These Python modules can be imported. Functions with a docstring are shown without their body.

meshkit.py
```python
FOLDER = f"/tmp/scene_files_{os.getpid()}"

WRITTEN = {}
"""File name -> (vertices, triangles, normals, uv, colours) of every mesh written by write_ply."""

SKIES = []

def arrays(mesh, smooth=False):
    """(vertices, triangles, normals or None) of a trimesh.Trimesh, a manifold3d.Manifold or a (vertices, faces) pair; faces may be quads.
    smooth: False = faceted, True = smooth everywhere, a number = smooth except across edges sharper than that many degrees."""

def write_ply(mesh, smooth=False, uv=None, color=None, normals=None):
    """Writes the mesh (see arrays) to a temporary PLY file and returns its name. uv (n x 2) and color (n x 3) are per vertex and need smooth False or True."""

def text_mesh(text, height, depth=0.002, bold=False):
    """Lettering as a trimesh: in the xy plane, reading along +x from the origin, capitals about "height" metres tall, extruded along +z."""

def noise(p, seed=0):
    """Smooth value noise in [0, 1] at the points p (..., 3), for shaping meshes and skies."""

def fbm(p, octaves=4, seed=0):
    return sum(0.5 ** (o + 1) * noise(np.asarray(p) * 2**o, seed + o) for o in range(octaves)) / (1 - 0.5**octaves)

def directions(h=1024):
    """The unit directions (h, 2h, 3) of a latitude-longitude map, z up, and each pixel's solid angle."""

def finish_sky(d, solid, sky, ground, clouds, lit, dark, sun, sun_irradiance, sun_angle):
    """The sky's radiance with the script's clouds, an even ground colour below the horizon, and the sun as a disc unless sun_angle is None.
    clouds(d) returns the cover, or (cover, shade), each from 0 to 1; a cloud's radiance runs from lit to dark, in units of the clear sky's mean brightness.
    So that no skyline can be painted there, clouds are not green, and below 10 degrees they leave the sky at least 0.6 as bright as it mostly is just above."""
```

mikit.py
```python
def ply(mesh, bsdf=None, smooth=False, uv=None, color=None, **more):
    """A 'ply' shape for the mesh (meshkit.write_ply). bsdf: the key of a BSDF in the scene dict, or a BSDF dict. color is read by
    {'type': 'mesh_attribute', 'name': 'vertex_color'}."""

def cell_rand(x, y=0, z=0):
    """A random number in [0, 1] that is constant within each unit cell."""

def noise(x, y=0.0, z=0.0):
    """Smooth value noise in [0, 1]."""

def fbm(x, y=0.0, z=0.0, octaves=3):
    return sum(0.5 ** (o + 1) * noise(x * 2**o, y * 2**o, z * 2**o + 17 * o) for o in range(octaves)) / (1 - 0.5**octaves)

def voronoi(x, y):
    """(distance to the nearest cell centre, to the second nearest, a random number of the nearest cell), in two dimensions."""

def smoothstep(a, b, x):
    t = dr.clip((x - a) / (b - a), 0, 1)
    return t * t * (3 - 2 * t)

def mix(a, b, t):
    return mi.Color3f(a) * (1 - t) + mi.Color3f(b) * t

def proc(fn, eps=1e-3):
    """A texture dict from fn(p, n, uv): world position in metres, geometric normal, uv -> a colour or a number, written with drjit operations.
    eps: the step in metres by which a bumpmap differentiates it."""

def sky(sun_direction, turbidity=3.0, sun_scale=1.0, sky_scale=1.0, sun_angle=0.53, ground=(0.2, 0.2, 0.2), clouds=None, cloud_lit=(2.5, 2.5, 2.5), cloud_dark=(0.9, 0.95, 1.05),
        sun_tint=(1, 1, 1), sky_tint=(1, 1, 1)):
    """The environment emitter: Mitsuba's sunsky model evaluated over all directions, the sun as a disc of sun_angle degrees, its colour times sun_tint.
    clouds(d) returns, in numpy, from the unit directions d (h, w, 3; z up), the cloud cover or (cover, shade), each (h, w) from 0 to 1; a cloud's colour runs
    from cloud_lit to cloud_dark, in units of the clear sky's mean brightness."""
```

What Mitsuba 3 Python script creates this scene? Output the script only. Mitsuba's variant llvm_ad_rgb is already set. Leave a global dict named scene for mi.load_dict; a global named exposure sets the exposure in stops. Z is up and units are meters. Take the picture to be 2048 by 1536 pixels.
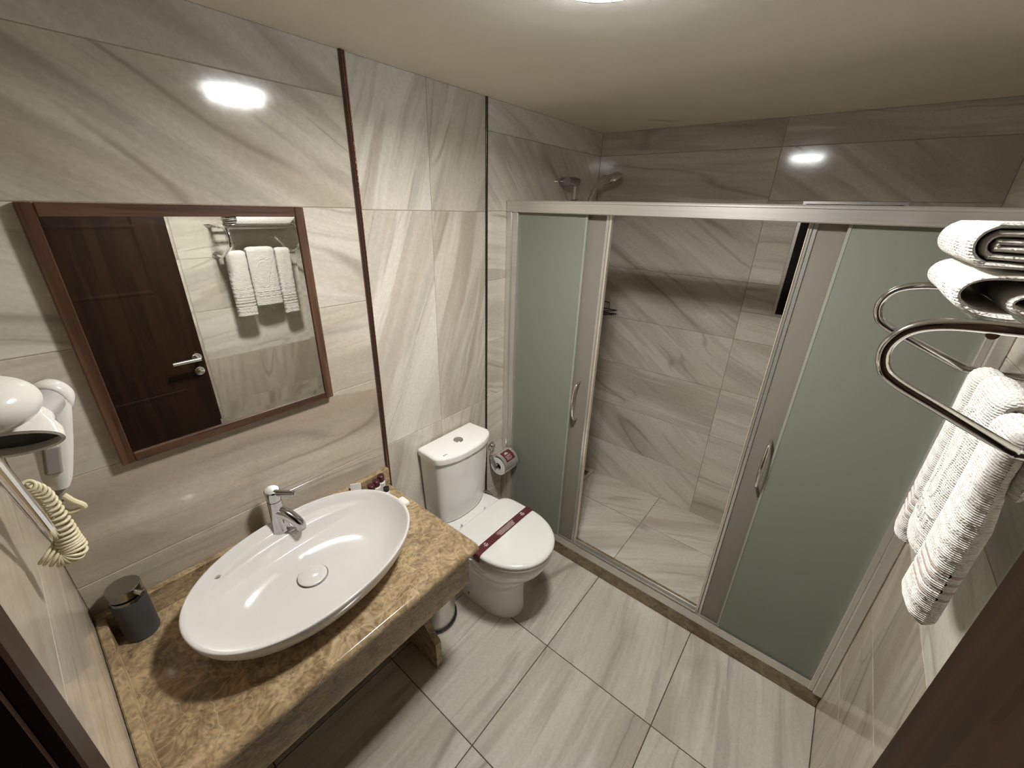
import math, random
import numpy as np, trimesh, drjit as dr, mitsuba as mi
import mikit, meshkit
from mikit import proc, noise, fbm, voronoi, smoothstep, mix
from scipy.spatial import ConvexHull
from shapely.geometry import Polygon, LineString

T = mi.ScalarTransform4f
rng = random.Random(7)
scene, labels = {}, {}

# ------------------------------------------------------------------ camera, light, exposure
YAW, PITCH, ROLL, FOC = -0.670926, 0.408434, -0.0295297, 814.0075
CAM = np.array([0.0, 0.0, 1.70])
_f = np.array([math.sin(YAW) * math.cos(PITCH), math.cos(YAW) * math.cos(PITCH), -math.sin(PITCH)])
_r = np.cross(_f, [0, 0, 1]); _r /= np.linalg.norm(_r); _d = np.cross(_f, _r)
_down = -math.sin(ROLL) * _r + math.cos(ROLL) * _d
scene['camera'] = {'type': 'perspective', 'fov': math.degrees(2 * math.atan(1024 / FOC)), 'fov_axis': 'x', 'near_clip': 0.02, 'far_clip': 50.0,
                   'to_world': T().look_at(origin=CAM.tolist(), target=(CAM + _f).tolist(), up=(-_down).tolist())}
exposure = 1.02
LAMP = (-0.44, 0.768)
LAMP_R, LAMP_RADIANCE = 0.095, 30.0      # opal face of the ceiling lamp
LED_COUNT, LED_INTENSITY = 9, 0.305       # its downward LEDs
FILL_RING_RADIANCE = 75.0                      # added cool fill ring for ceiling glow, no part of the lamp itself
LAMP_TINT = np.array([1.0, 0.975, 0.925])

# ------------------------------------------------------------------ room measures (metres)
XL, XR = -1.215, 0.343          # mirror wall, rack wall
YN, YB = -0.10, 2.244           # doorway wall, shower wall
ZC = 2.075
YS = 1.48                       # plane of the shower doors
ROW = 0.281                     # tile course

# ------------------------------------------------------------------ helpers
def S(key, mesh, bsdf, smooth=32, label=None, cat=None, kind=None, group=None, **more):
    k, n = key, 0
    while k in scene:
        n += 1; k = f'{key}_{n:03d}'
    scene[k] = mikit.ply(mesh, bsdf, smooth=smooth, **more)
    if label or kind or cat or group: tag(k, label, cat, kind, group)
    return k

def tag(k, label=None, cat=None, kind=None, group=None):
    d = labels.setdefault(k, {})
    for a, b in (('label', label), ('category', cat), ('kind', kind), ('group', group)):
        if b: d[a] = b

def hull(pts):
    pts = np.asarray(pts, float); h = ConvexHull(pts)
    m = trimesh.Trimesh(pts, h.simplices, process=True); m.fix_normals(); return m

def cat(*ms): return trimesh.util.concatenate([m for m in ms if m is not None])

def box(x0, x1, y0, y1, z0, z1, b=0.0):
    if b <= 0:
        return trimesh.creation.box(bounds=[[x0, y0, z0], [x1, y1, z1]])
    p = []
    for sx, x in ((1, x0), (-1, x1)):
        for sy, y in ((1, y0), (-1, y1)):
            for sz, z in ((1, z0), (-1, z1)):
                p += [(x, y + sy * b, z + sz * b), (x + sx * b, y, z + sz * b), (x + sx * b, y + sy * b, z)]
    return hull(p)

def rbox(x0, x1, y0, y1, z0, z1, r, n=5):
    s = trimesh.creation.icosphere(subdivisions=2, radius=r).vertices
    return hull(np.vstack([s + [x, y, z] for x in (x0 + r, x1 - r) for y in (y0 + r, y1 - r) for z in (z0 + r, z1 - r)]))

def spline(pts, n=40, closed=False):
    """Catmull-Rom through the points."""
    p = np.asarray(pts, float); m = len(p); out = []
    seg = m if closed else m - 1
    for i in range(seg):
        g = (lambda k: p[k % m]) if closed else (lambda k: p[min(max(k, 0), m - 1)])
        a, b, c, d = g(i - 1), g(i), g(i + 1), g(i + 2)
        for t in np.linspace(0, 1, max(2, n // seg), endpoint=False):
            out.append(0.5 * (2 * b + (c - a) * t + (2 * a - 5 * b + 4 * c - d) * t * t + (3 * b - a - 3 * c + d) * t ** 3))
    if not closed: out.append(p[-1])
    return np.array(out)

def tube(path, r, n=14, closed=False, cap=True):
    p = np.asarray(path, float); m = len(p)
    r = np.broadcast_to(np.asarray(r, float), (m,))
    t = np.roll(p, -1, 0) - np.roll(p, 1, 0) if closed else np.gradient(p, axis=0)
    t /= np.linalg.norm(t, axis=1, keepdims=True) + 1e-12
    a = np.cross(t[0], [0, 0, 1.0] if abs(t[0][2]) < 0.9 else [1.0, 0, 0]); A = []
    for i in range(m):
        a = a - t[i] * (a @ t[i]); a /= np.linalg.norm(a); A.append(a)
    A = np.array(A); B = np.cross(t, A); ang = np.arange(n) * 2 * np.pi / n
    v = (p[:, None] + r[:, None, None] * (np.cos(ang)[None, :, None] * A[:, None] + np.sin(ang)[None, :, None] * B[:, None])).reshape(-1, 3)
    f = []
    for i in range(m if closed else m - 1):
        j = (i + 1) % m
        for k in range(n):
            l = (k + 1) % n
            f += [(i * n + k, i * n + l, j * n + l), (i * n + k, j * n + l, j * n + k)]
    if cap and not closed:
        v = np.vstack([v, p[0], p[-1]]); c0, c1 = len(v) - 2, len(v) - 1
        for k in range(n):
            l = (k + 1) % n
            f += [(c0, l, k), (c1, (m - 1) * n + k, (m - 1) * n + l)]
    return trimesh.Trimesh(v, f, process=False)

def loft(rings, caps=True):
    """Closed rings (m, n, 3) joined into one skin."""
    R = np.asarray(rings, float); m, n = R.shape[:2]; v = R.reshape(-1, 3); f = []
    for i in range(m - 1):
        for k in range(n):
            l = (k + 1) % n
            f += [(i * n + k, i * n + l, (i + 1) * n + l), (i * n + k, (i + 1) * n + l, (i + 1) * n + k)]
    if caps:
        v = np.vstack([v, R[0].mean(0), R[-1].mean(0)]); c0, c1 = m * n, m * n + 1
        for k in range(n):
            l = (k + 1) % n
            f += [(c0, l, k), (c1, (m - 1) * n + k, (m - 1) * n + l)]
    t = trimesh.Trimesh(v, f, process=False)
    if t.volume < 0: t.invert()
    return t

def lathe(profile, n=40, c=(0, 0, 0)):
    a = np.arange(n) * 2 * np.pi / n
    return loft([np.stack([r * np.cos(a), r * np.sin(a), a * 0 + z], 1) + c for r, z in profile])

def extr(poly, h):
    g = [poly] if poly.geom_type == 'Polygon' else list(poly.geoms)
    return cat(*[trimesh.creation.extrude_polygon(p, h, engine='earcut') for p in g])

def along(mesh, origin, ex, ey, ez):
    M = np.eye(4); M[:3, 0], M[:3, 1], M[:3, 2], M[:3, 3] = ex, ey, ez, origin
    m = mesh.copy(); m.apply_transform(M)
    if np.linalg.det(M[:3, :3]) < 0: m.invert()
    return m

def cyl(p0, p1, r, n=28, b=0.0):
    p0, p1 = np.asarray(p0, float), np.asarray(p1, float)
    if b <= 0: return tube([p0, p1], r, n)
    d = (p1 - p0) / np.linalg.norm(p1 - p0)
    return tube([p0, p0 + d * b * .3, p0 + d * b, p1 - d * b, p1 - d * b * .3, p1], [r - b, r - .3 * b, r, r, r - .3 * b, r - b], n)

# ------------------------------------------------------------------ materials
def rgb(*c): return {'type': 'rgb', 'value': list(map(float, c))}
def mat(name, color, rough=0.5, spec=0.5, metal=0.0, two=True, **more):
    d = {'type': 'principled', 'base_color': rgb(*color) if isinstance(color, tuple) else color, 'roughness': rough, 'specular': spec, 'metallic': metal, **more}
    scene[name] = {'type': 'twosided', 'bsdf': d} if two else d
    return name

def stone(contrast, lift):
    def color(p, n, uv):
        tone = dr.floor(uv.x / 100.0)
        x, y = uv.x - 100.0 * tone, uv.y
        w = fbm(x * 2.0, y * 4.0, 3.1, octaves=3) - 0.5
        w2 = fbm(x * 9.0 + 9.0, y * 16.0, 1.7, octaves=2) - 0.5
        w3 = fbm(x * 34.0, y * 60.0, 4.4, octaves=2) - 0.5
        yy = y + 0.070 * w + 0.012 * w2 + 0.004 * w3
        k = contrast
        broad = fbm(x * 0.9 + 4.0, yy * 7.0, 0.5, octaves=4)
        fine = fbm(x * 2.0, yy * 34.0 + 11.0, 2.5, octaves=4)
        hair = fbm(x * 3.0 + 5.0, yy * 120.0, 7.5, octaves=2)
        c = mix((0.588, 0.553, 0.482), (0.425, 0.375, 0.312), smoothstep(0.40, 0.70, broad) * 0.85 * k)
        c = mix(c, (0.435, 0.412, 0.362), smoothstep(0.47, 0.72, fine) * 0.70 * k)
        c = mix(c, (0.675, 0.648, 0.580), smoothstep(0.57, 0.70, fbm(x * 1.3 + 70.0, yy * 16.0, 4.0, octaves=4)) * 0.60 * k)
        c = c * (1.04 - 0.10 * hair * k)
        v1 = dr.abs(noise(x * 1.1 + 50.0, yy * 6.0 + 3.0, 0.3) - 0.5)
        v2 = dr.abs(noise(x * 1.7 + 90.0, yy * 13.0 + 8.0, 5.3) - 0.5)
        gate = smoothstep(0.45, 0.68, fbm(x * 2.4 + 20.0, y * 5.0, 2.2, octaves=2))
        gate2 = smoothstep(0.50, 0.66, fbm(x * 4.0 + 60.0, y * 9.0, 3.2, octaves=2))
        c = mix(c, (0.265, 0.228, 0.188), (1 - smoothstep(0.0, 0.026, v1)) * 0.75 * gate * k)
        c = mix(c, (0.360, 0.320, 0.270), (1 - smoothstep(0.0, 0.12, v1)) * 0.35 * gate * k)
        c = mix(c, (0.300, 0.270, 0.230), (1 - smoothstep(0.0, 0.030, v2)) * 0.55 * gate2 * k)
        grain = fbm(x * 130.0, y * 190.0, 5.0, octaves=2)
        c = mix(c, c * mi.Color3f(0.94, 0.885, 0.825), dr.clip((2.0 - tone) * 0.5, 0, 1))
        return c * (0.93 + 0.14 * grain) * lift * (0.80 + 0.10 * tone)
    return color
tile_color, floor_color = stone(1.0, 1.0), stone(1.0, 0.90)

def marble(lift):
    def color(p, n, uv):
        a, b, d = p.x + 0.35 * p.z, p.y + 0.2 * p.z, p.z
        w1 = fbm(a * 16.0, b * 16.0, d * 16.0, octaves=3) - 0.5
        w2 = fbm(a * 19.0 + 40.0, b * 19.0, d * 19.0, octaves=3) - 0.5
        u, v = a + 0.05 * w1, b + 0.05 * w2
        zone = fbm(a * 5.0 + 3.0, b * 5.0, d * 5.0, octaves=2)
        blot = fbm(u * 36.0, v * 36.0, d * 36.0, octaves=3)
        speck = fbm(u * 150.0 + 9.0, v * 150.0, d * 150.0, octaves=2)
        c = mix((0.225, 0.155, 0.085), (0.41, 0.305, 0.175), smoothstep(0.30, 0.66, blot * 0.7 + zone * 0.3))
        c = c * (0.52 + 0.96 * speck)
        r1 = dr.abs(noise(u * 34.0 + 5.0, v * 34.0, d * 34.0) - 0.5)
        r2 = dr.abs(noise(u * 62.0 + 15.0, v * 62.0, d * 62.0) - 0.5)
        r3 = dr.abs(noise(u * 7.0 + 2.0, v * 9.0, d * 9.0) - 0.5)
        c = mix(c, (0.52, 0.41, 0.25), (1 - smoothstep(0.0, 0.050, r1)) * 0.48 * smoothstep(0.34, 0.60, zone))
        c = mix(c, (0.50, 0.39, 0.24), (1 - smoothstep(0.0, 0.060, r2)) * 0.40)
        c = mix(c, (0.58, 0.47, 0.32), (1 - smoothstep(0.0, 0.012, r3)) * 0.45)
        return c * lift
    return color

def wood_color(p, n, uv):
    t = p.y * 0.0 + fbm(uv.x * 3.0, uv.y * 60.0, 1.0, octaves=3)
    g = fbm(uv.x * 9.0 + 5.0, uv.y * 240.0, 2.0, octaves=2)
    c = mix((0.052, 0.026, 0.0155), (0.105, 0.054, 0.032), smoothstep(0.3, 0.75, t))
    return mix(c, (0.035, 0.014, 0.008), smoothstep(0.55, 0.8, g) * 0.6)

def door_color(p, n, uv):
    t = fbm(p.x * 30.0 + p.y * 60.0, p.z * 2.5, 3.0, octaves=3)
    return mix((0.0165, 0.0078, 0.0042), (0.026, 0.0120, 0.0064), smoothstep(0.3, 0.7, t))

def terry_color(p, n, uv):
    v = uv.y
    f = fbm(p.x * 160.0, p.y * 160.0, p.z * 160.0, octaves=2)
    base = mix((0.59, 0.572, 0.535), (0.69, 0.67, 0.63), f)
    st = 0.0
    for c in (0.0, 1.0, 2.0, 3.0):
        st = st + (1 - smoothstep(0.0022, 0.0034, dr.abs(v - (0.058 + 0.0165 * c))))
    return mix(base, (0.36, 0.285, 0.235), dr.clip(st, 0, 1) * 0.8)

def terry_bump(p, n, uv):
    return 0.55 * noise(p.x * 420.0, p.y * 420.0, p.z * 420.0) + 0.45 * (0.5 + 0.5 * dr.sin(p.z * 1500.0 + 3.0 * noise(p.x * 60, p.y * 60, p.z * 60)))

mat('tile_glaze', proc(tile_color), 0.10, 0.45)
mat('floor_glaze', proc(floor_color), 0.32, 0.38)
mat('grout', (0.31, 0.265, 0.21), 0.9, 0.1)
mat('floor_grout', (0.075, 0.062, 0.05), 0.9, 0.1)
def ceiling_color(p, n, uv):
    c = mix((0.665, 0.615, 0.515), (0.705, 0.655, 0.555), fbm(p.x * 6.0, p.y * 6.0, 1.0, octaves=3))
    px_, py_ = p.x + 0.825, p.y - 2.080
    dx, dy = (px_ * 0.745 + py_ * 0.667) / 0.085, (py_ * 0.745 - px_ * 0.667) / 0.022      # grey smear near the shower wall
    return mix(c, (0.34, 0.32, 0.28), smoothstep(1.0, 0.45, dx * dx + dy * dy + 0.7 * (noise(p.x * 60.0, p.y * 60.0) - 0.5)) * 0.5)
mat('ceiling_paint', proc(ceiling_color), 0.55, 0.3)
mat('brown_marble', proc(marble(0.90)), 0.16, 0.5)
mat('curb_stone', proc(marble(0.52)), 0.25, 0.4)
mat('mahogany', proc(wood_color), 0.3, 0.5)
mat('dark_wood', proc(door_color), 0.5, 0.15)
mat('chrome', (0.80, 0.80, 0.80), 0.10, 0.5, 1.0)
mat('faucet_chrome', (0.52, 0.52, 0.52), 0.09, 0.5, 1.0)
mat('dark_chrome', (0.42, 0.42, 0.42), 0.16, 0.5, 1.0)
mat('aluminium', proc(lambda p, n, uv: mix((0.62, 0.60, 0.565), (0.70, 0.68, 0.64), fbm(p.x * 4.0, p.y * 200.0, p.z * 200.0, octaves=2))), 0.30, 0.5, 0.75)
mat('copper_trim', (0.21, 0.105, 0.065), 0.22, 0.5, 0.85)
mat('dark_trim', (0.05, 0.042, 0.035), 0.25, 0.5, 0.6)
mat('porcelain', (0.76, 0.755, 0.735), 0.07, 0.5)
mat('basin_glaze', (0.585, 0.572, 0.555), 0.07, 0.5)  # porcelain toned darker to offset the basin being close to the lamp
mat('seat_plastic', (0.72, 0.72, 0.70), 0.16, 0.5)
mat('white_plastic', (0.60, 0.585, 0.545), 0.16, 0.5)
mat('cream_plastic', (0.60, 0.545, 0.37), 0.35, 0.4)
mat('grey_plastic', (0.24, 0.22, 0.20), 0.4, 0.4)
mat('silver_plastic', (0.62, 0.62, 0.62), 0.22, 0.5, 0.55)
mat('black_plastic', (0.012, 0.012, 0.012), 0.3, 0.5)
mat('charcoal', (0.056, 0.056, 0.057), 0.55, 0.35)
mat('maroon_paper', (0.088, 0.019, 0.025), 0.55, 0.3)
mat('maroon_cap', (0.055, 0.012, 0.018), 0.3, 0.5)
mat('pale_print', (0.60, 0.52, 0.50), 0.6, 0.2)
mat('grey_print', (0.30, 0.30, 0.30), 0.5, 0.3)
mat('white_paper', (0.78, 0.775, 0.75), 0.9, 0.1)
mat('black_glass', (0.018, 0.018, 0.017), 0.06, 0.5)
mat('brass_pale', (0.78, 0.68, 0.52), 0.3, 0.5, 0.5)
mat('lamp_body', (0.75, 0.75, 0.74), 0.35, 0.4)
scene['frosted_glass'] = {'type': 'principledthin', 'base_color': rgb(0.38, 0.405, 0.345), 'roughness': 0.30, 'eta': 1.5, 'spec_trans': 0.0, 'diff_trans': 0.95}
scene['frosted_door'] = {'type': 'principledthin', 'base_color': rgb(0.385, 0.36, 0.31), 'roughness': 0.30, 'eta': 1.5, 'spec_trans': 0.0, 'diff_trans': 0.95}
scene['clear_edge'] = {'type': 'principledthin', 'base_color': rgb(0.50, 0.52, 0.45), 'roughness': 0.25, 'eta': 1.5, 'spec_trans': 0.0, 'diff_trans': 0.9}
scene['mirror_silver'] = {'type': 'twosided', 'bsdf': {'type': 'conductor', 'material': 'none', 'specular_reflectance': rgb(0.91, 0.92, 0.88)}}
scene['terry'] = {'type': 'twosided', 'bsdf': {'type': 'bumpmap', 'arbitrary': proc(terry_bump, 4e-4), 'scale': 0.0035,
                  'bsdf': {'type': 'principled', 'base_color': proc(terry_color), 'roughness': 0.95, 'specular': 0.1, 'sheen': 0.4}}}
scene['lamp_glow'] = {'type': 'diffuse', 'reflectance': rgb(0.7, 0.7, 0.7)}

# ------------------------------------------------------------------ tiled surfaces
def tile(parent, o, ea, eb, en, a0, a1, b0, b1, angle, bsdf='tile_glaze', gap=0.0016, thick=0.007, cham=0.0013, tone=2):
    """One tile whose face lies in the plane through o; ea, eb in the plane, en outward."""
    o, ea, eb, en = (np.asarray(q, float) for q in (o, ea, eb, en))
    a0, a1, b0, b1 = a0 + gap / 2, a1 - gap / 2, b0 + gap / 2, b1 - gap / 2
    if a1 - a0 < 0.004 or b1 - b0 < 0.004: return
    lift = rng.uniform(-0.0002, 0.0002)
    def ring(ins, h): return [(a0 + ins, b0 + ins, h), (a1 - ins, b0 + ins, h), (a1 - ins, b1 - ins, h), (a0 + ins, b1 - ins, h)]
    L = np.array(ring(cham, lift) + ring(0, lift - cham) + ring(0, -thick))
    f = [(0, 1, 2), (0, 2, 3)]
    for k in (0, 4):
        for i in range(4):
            j = (i + 1) % 4
            f += [(k + i, k + 4 + i, k + 4 + j), (k + i, k + 4 + j, k + j)]
    f += [(8, 10, 9), (8, 11, 10)]
    v = o + L[:, :1] * ea + L[:, 1:2] * eb + L[:, 2:] * en
    if np.dot(np.cross(ea, eb), en) < 0: f = [(x, z, y) for x, y, z in f]
    c, s = math.cos(math.radians(angle)), math.sin(math.radians(angle))
    ru, rv = 100 * tone + rng.uniform(10, 50), rng.uniform(0, 40)
    if bsdf == 'floor_glaze': cham = 0.0006
    uv = np.stack([c * L[:, 0] + s * L[:, 1] + ru, -s * L[:, 0] + c * L[:, 1] + rv], 1)
    S(parent + '__tile', trimesh.Trimesh(v, f, process=False), bsdf, False, uv=uv)

X, Y, Z = np.eye(3)
zrows = [0.0] + [ROW * k for k in range(1, 8)] + [ZC]

# floor
S('floor', box(XL, XR, YN - 0.5, YS + 0.1, -0.06, -0.0015), 'floor_grout', False, 'beige stone-look tiled bathroom floor', kind='structure')
fx = [XL, -1.024, -0.570, -0.117, XR]
fy = [YN - 0.5, YN + 0.203, 0.556, 1.011, YS + 0.06]
for i in range(4):
    for j in range(4):
        tile('floor', (0, 0, 0), X, Y, Z, fx[i], fx[i + 1], fy[j], fy[j + 1], rng.choice([84, 90, 94, 97, 270]), 'floor_glaze', gap=0.0030, tone=2)
# shower floor
ZF = 0.03
S('shower_floor', box(XL, XR, YS + 0.06, YB, -0.06, ZF - 0.0015), 'floor_grout', False, 'tiled shower floor behind the stone curb', kind='structure')
sx, sy = [XL, -1.012, -0.556, -0.101, XR], [YS + 0.06, 1.950, YB]
for i in range(4):
    for j in range(2):
        if i == 0 and j == 1:     # cut round the drain
            tile('shower_floor', (0, 0, ZF), X, Y, Z, sx[0], sx[1], 1.950, 2.045, 40, 'floor_glaze', gap=0.0022, tone=4)
            tile('shower_floor', (0, 0, ZF), X, Y, Z, sx[0], sx[1], 2.195, YB, 40, 'floor_glaze', gap=0.0022, tone=4)
            tile('shower_floor', (0, 0, ZF), X, Y, Z, -1.038, sx[1], 2.045, 2.195, 40, 'floor_glaze', gap=0.0022, tone=4)
            tile('shower_floor', (0, 0, ZF), X, Y, Z, sx[0], -1.188, 2.045, 2.195, 40, 'floor_glaze', gap=0.0022, tone=4)
        else:
            tile('shower_floor', (0, 0, ZF), X, Y, Z, sx[i], sx[i + 1], sy[j], sy[j + 1], rng.choice([25, 32, 40, 75]), 'floor_glaze', gap=0.0022, tone=4)  # paler tone puts brighter shower light into the tile colour

# left wall: tiled field, upright panel between two metal trims, field behind the shower
S('wall_left', box(XL - 0.10, XL - 0.0012, YN - 0.16, YB + 0.1, -0.06, ZC + 0.02), 'grout', False, 'glossy beige stone-tiled wall with the mirror and basin', kind='structure')
T1, T1b, T2, T2b = 0.744, 0.762, 1.325, 1.335
angA = [0, 8, -4, -6, 4, -14, -33, -30]
for r in range(8):
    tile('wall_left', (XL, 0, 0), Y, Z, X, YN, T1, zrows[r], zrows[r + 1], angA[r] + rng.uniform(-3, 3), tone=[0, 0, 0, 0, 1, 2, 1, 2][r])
for y0, y1 in ((T1b, 1.042), (1.042, T2)):
    for z0, z1 in ((0.0, 0.838), (0.838, 1.682), (1.682, ZC)):
        tile('wall_left', (XL, 0, 0), Y, Z, X, y0, y1, z0, z1, rng.uniform(62, 76), tone=2.0 if y0 < .9 else 1)
angC = [0, 5, 8, -20, -3, -5, -45, -20]
for r in range(8):
    tile('wall_left', (XL, 0, 0), Y, Z, X, T2b, YB, zrows[r], zrows[r + 1], angC[r])
# back wall of the shower
S('wall_back', box(XL - 0.1, XR + 0.1, YB + 0.0012, YB + 0.1, -0.06, ZC + 0.02), 'grout', False, 'tiled back wall of the shower', kind='structure')
WX0, WX1, WZ0, WZ1 = -0.235, 0.105, 1.265, 1.76
angB, angB2 = [-30, -38, -4, -36, -33, -30, -3, -2], [0, -6, -4, -24, -8, -3, -35, -4]
for r in range(8):
    tile('wall_back', (0, YB, 0), X, Z, -Y, XL, -0.366, zrows[r], zrows[r + 1], angB[r], tone=[3, 3, 3, 3, 2, 2, 1, 1][r])  # lower courses paled: stronger shower light painted into the tiles
    z0, z1 = zrows[r], zrows[r + 1]
    if z1 <= WZ0 or z0 >= WZ1:
        tile('wall_back', (0, YB, 0), X, Z, -Y, -0.366, XR, z0, z1, angB2[r], tone=3 if r < 6 else 1)
    else:
        lo, hi = max(z0, WZ0), min(z1, WZ1)
        tile('wall_back', (0, YB, 0), X, Z, -Y, -0.366, WX0, lo, hi, angB2[r], tone=3 if r < 6 else 1); tile('wall_back', (0, YB, 0), X, Z, -Y, WX1, XR, lo, hi, angB2[r], tone=3 if r < 6 else 1)
        if lo > z0: tile('wall_back', (0, YB, 0), X, Z, -Y, -0.366, XR, z0, lo, angB2[r], tone=3 if r < 6 else 1)
        if hi < z1: tile('wall_back', (0, YB, 0), X, Z, -Y, -0.366, XR, hi, z1, angB2[r], tone=3 if r < 6 else 1)
# right wall
S('wall_right', box(XR + 0.0012, XR + 0.1, YN - 0.16, YB + 0.1, -0.06, ZC + 0.02), 'grout', False, 'tiled wall that carries the towel rack', kind='structure')
angR = [88, 80, 86, 8, 12, 4, 3, 0]
for r in range(8):
    for y0, y1 in ((YN, 0.62), (0.62, YS), (YS, YB)):
        tile('wall_right', (XR, 0, 0), Y, Z, -X, y0, y1, zrows[r], zrows[r + 1], angR[r] + rng.uniform(-4, 4), tone=0 if r < 3 else 2)  # lower courses toned darker, painting dimmer light into the tile colour
# wall with the doorway
DX0, DX1, DZ = -0.447, 0.262, 2.02
S('wall_front', cat(box(XL, DX0 + 0.001, YN - 0.15, YN - 0.0012, -0.06, ZC), box(DX1 - 0.001, XR, YN - 0.15, YN - 0.0012, -0.06, ZC), box(DX0, DX1, YN - 0.15, YN - 0.0012, DZ, ZC)),
  'grout', False, 'tiled wall with the doorway, beside the hair dryer', kind='structure')
for r in range(8):
    tile('wall_front', (0, YN, 0), X, Z, Y, XL, DX0 - 0.03, zrows[r], zrows[r + 1], rng.uniform(-30, 10), tone=-1)  # same tile toned darker: dimming at the view edge put into colour
    tile('wall_front', (0, YN, 0), X, Z, Y, DX1 + 0.04, XR, zrows[r], zrows[r + 1], rng.uniform(-10, 10))
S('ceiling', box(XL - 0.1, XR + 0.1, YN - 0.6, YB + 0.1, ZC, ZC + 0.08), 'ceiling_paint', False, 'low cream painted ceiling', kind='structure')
# dim hall beyond the open doorway
S('wall_hall', cat(box(-1.3, XR + 0.5, YN - 0.75, YN - 0.65, -0.06, ZC), box(-1.4, -1.3, YN - 0.75, YN - 0.15, -0.06, ZC), box(XR + 0.4, XR + 0.5, YN - 0.75, YN - 0.15, -0.06, ZC)),
  'dark_wood', False, 'unlit wall of the hall behind the doorway', kind='structure')

# metal trims
t1 = 'trim_1'
S(t1, cat(box(XL - 0.004, XL + 0.004, T1, T1b, 0.0, ZC, 0.001)), 'copper_trim', False, 'brown copper edge strip on the left wall above the counter end', kind='structure')
S(t1 + '__rope', tube([(XL + 0.004, T1b - 0.0035, z) for z in np.linspace(0.0, ZC - 0.001, 420)], [0.0026 + 0.0010 * math.sin(i * 1.9) for i in range(420)], 6), 'copper_trim', True, 'twisted copper bead')
S(t1 + '__lip', box(XL, XL + 0.008, T1 + 0.0005, T1 + 0.006, 0.0, ZC, 0.001), 'dark_trim', False)
S('trim_2', box(XL - 0.004, XL + 0.004, T2, T2b, 0.0, ZC, 0.001), 'dark_trim', False, 'thin dark edge strip on the left wall behind the toilet', kind='structure')

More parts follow.
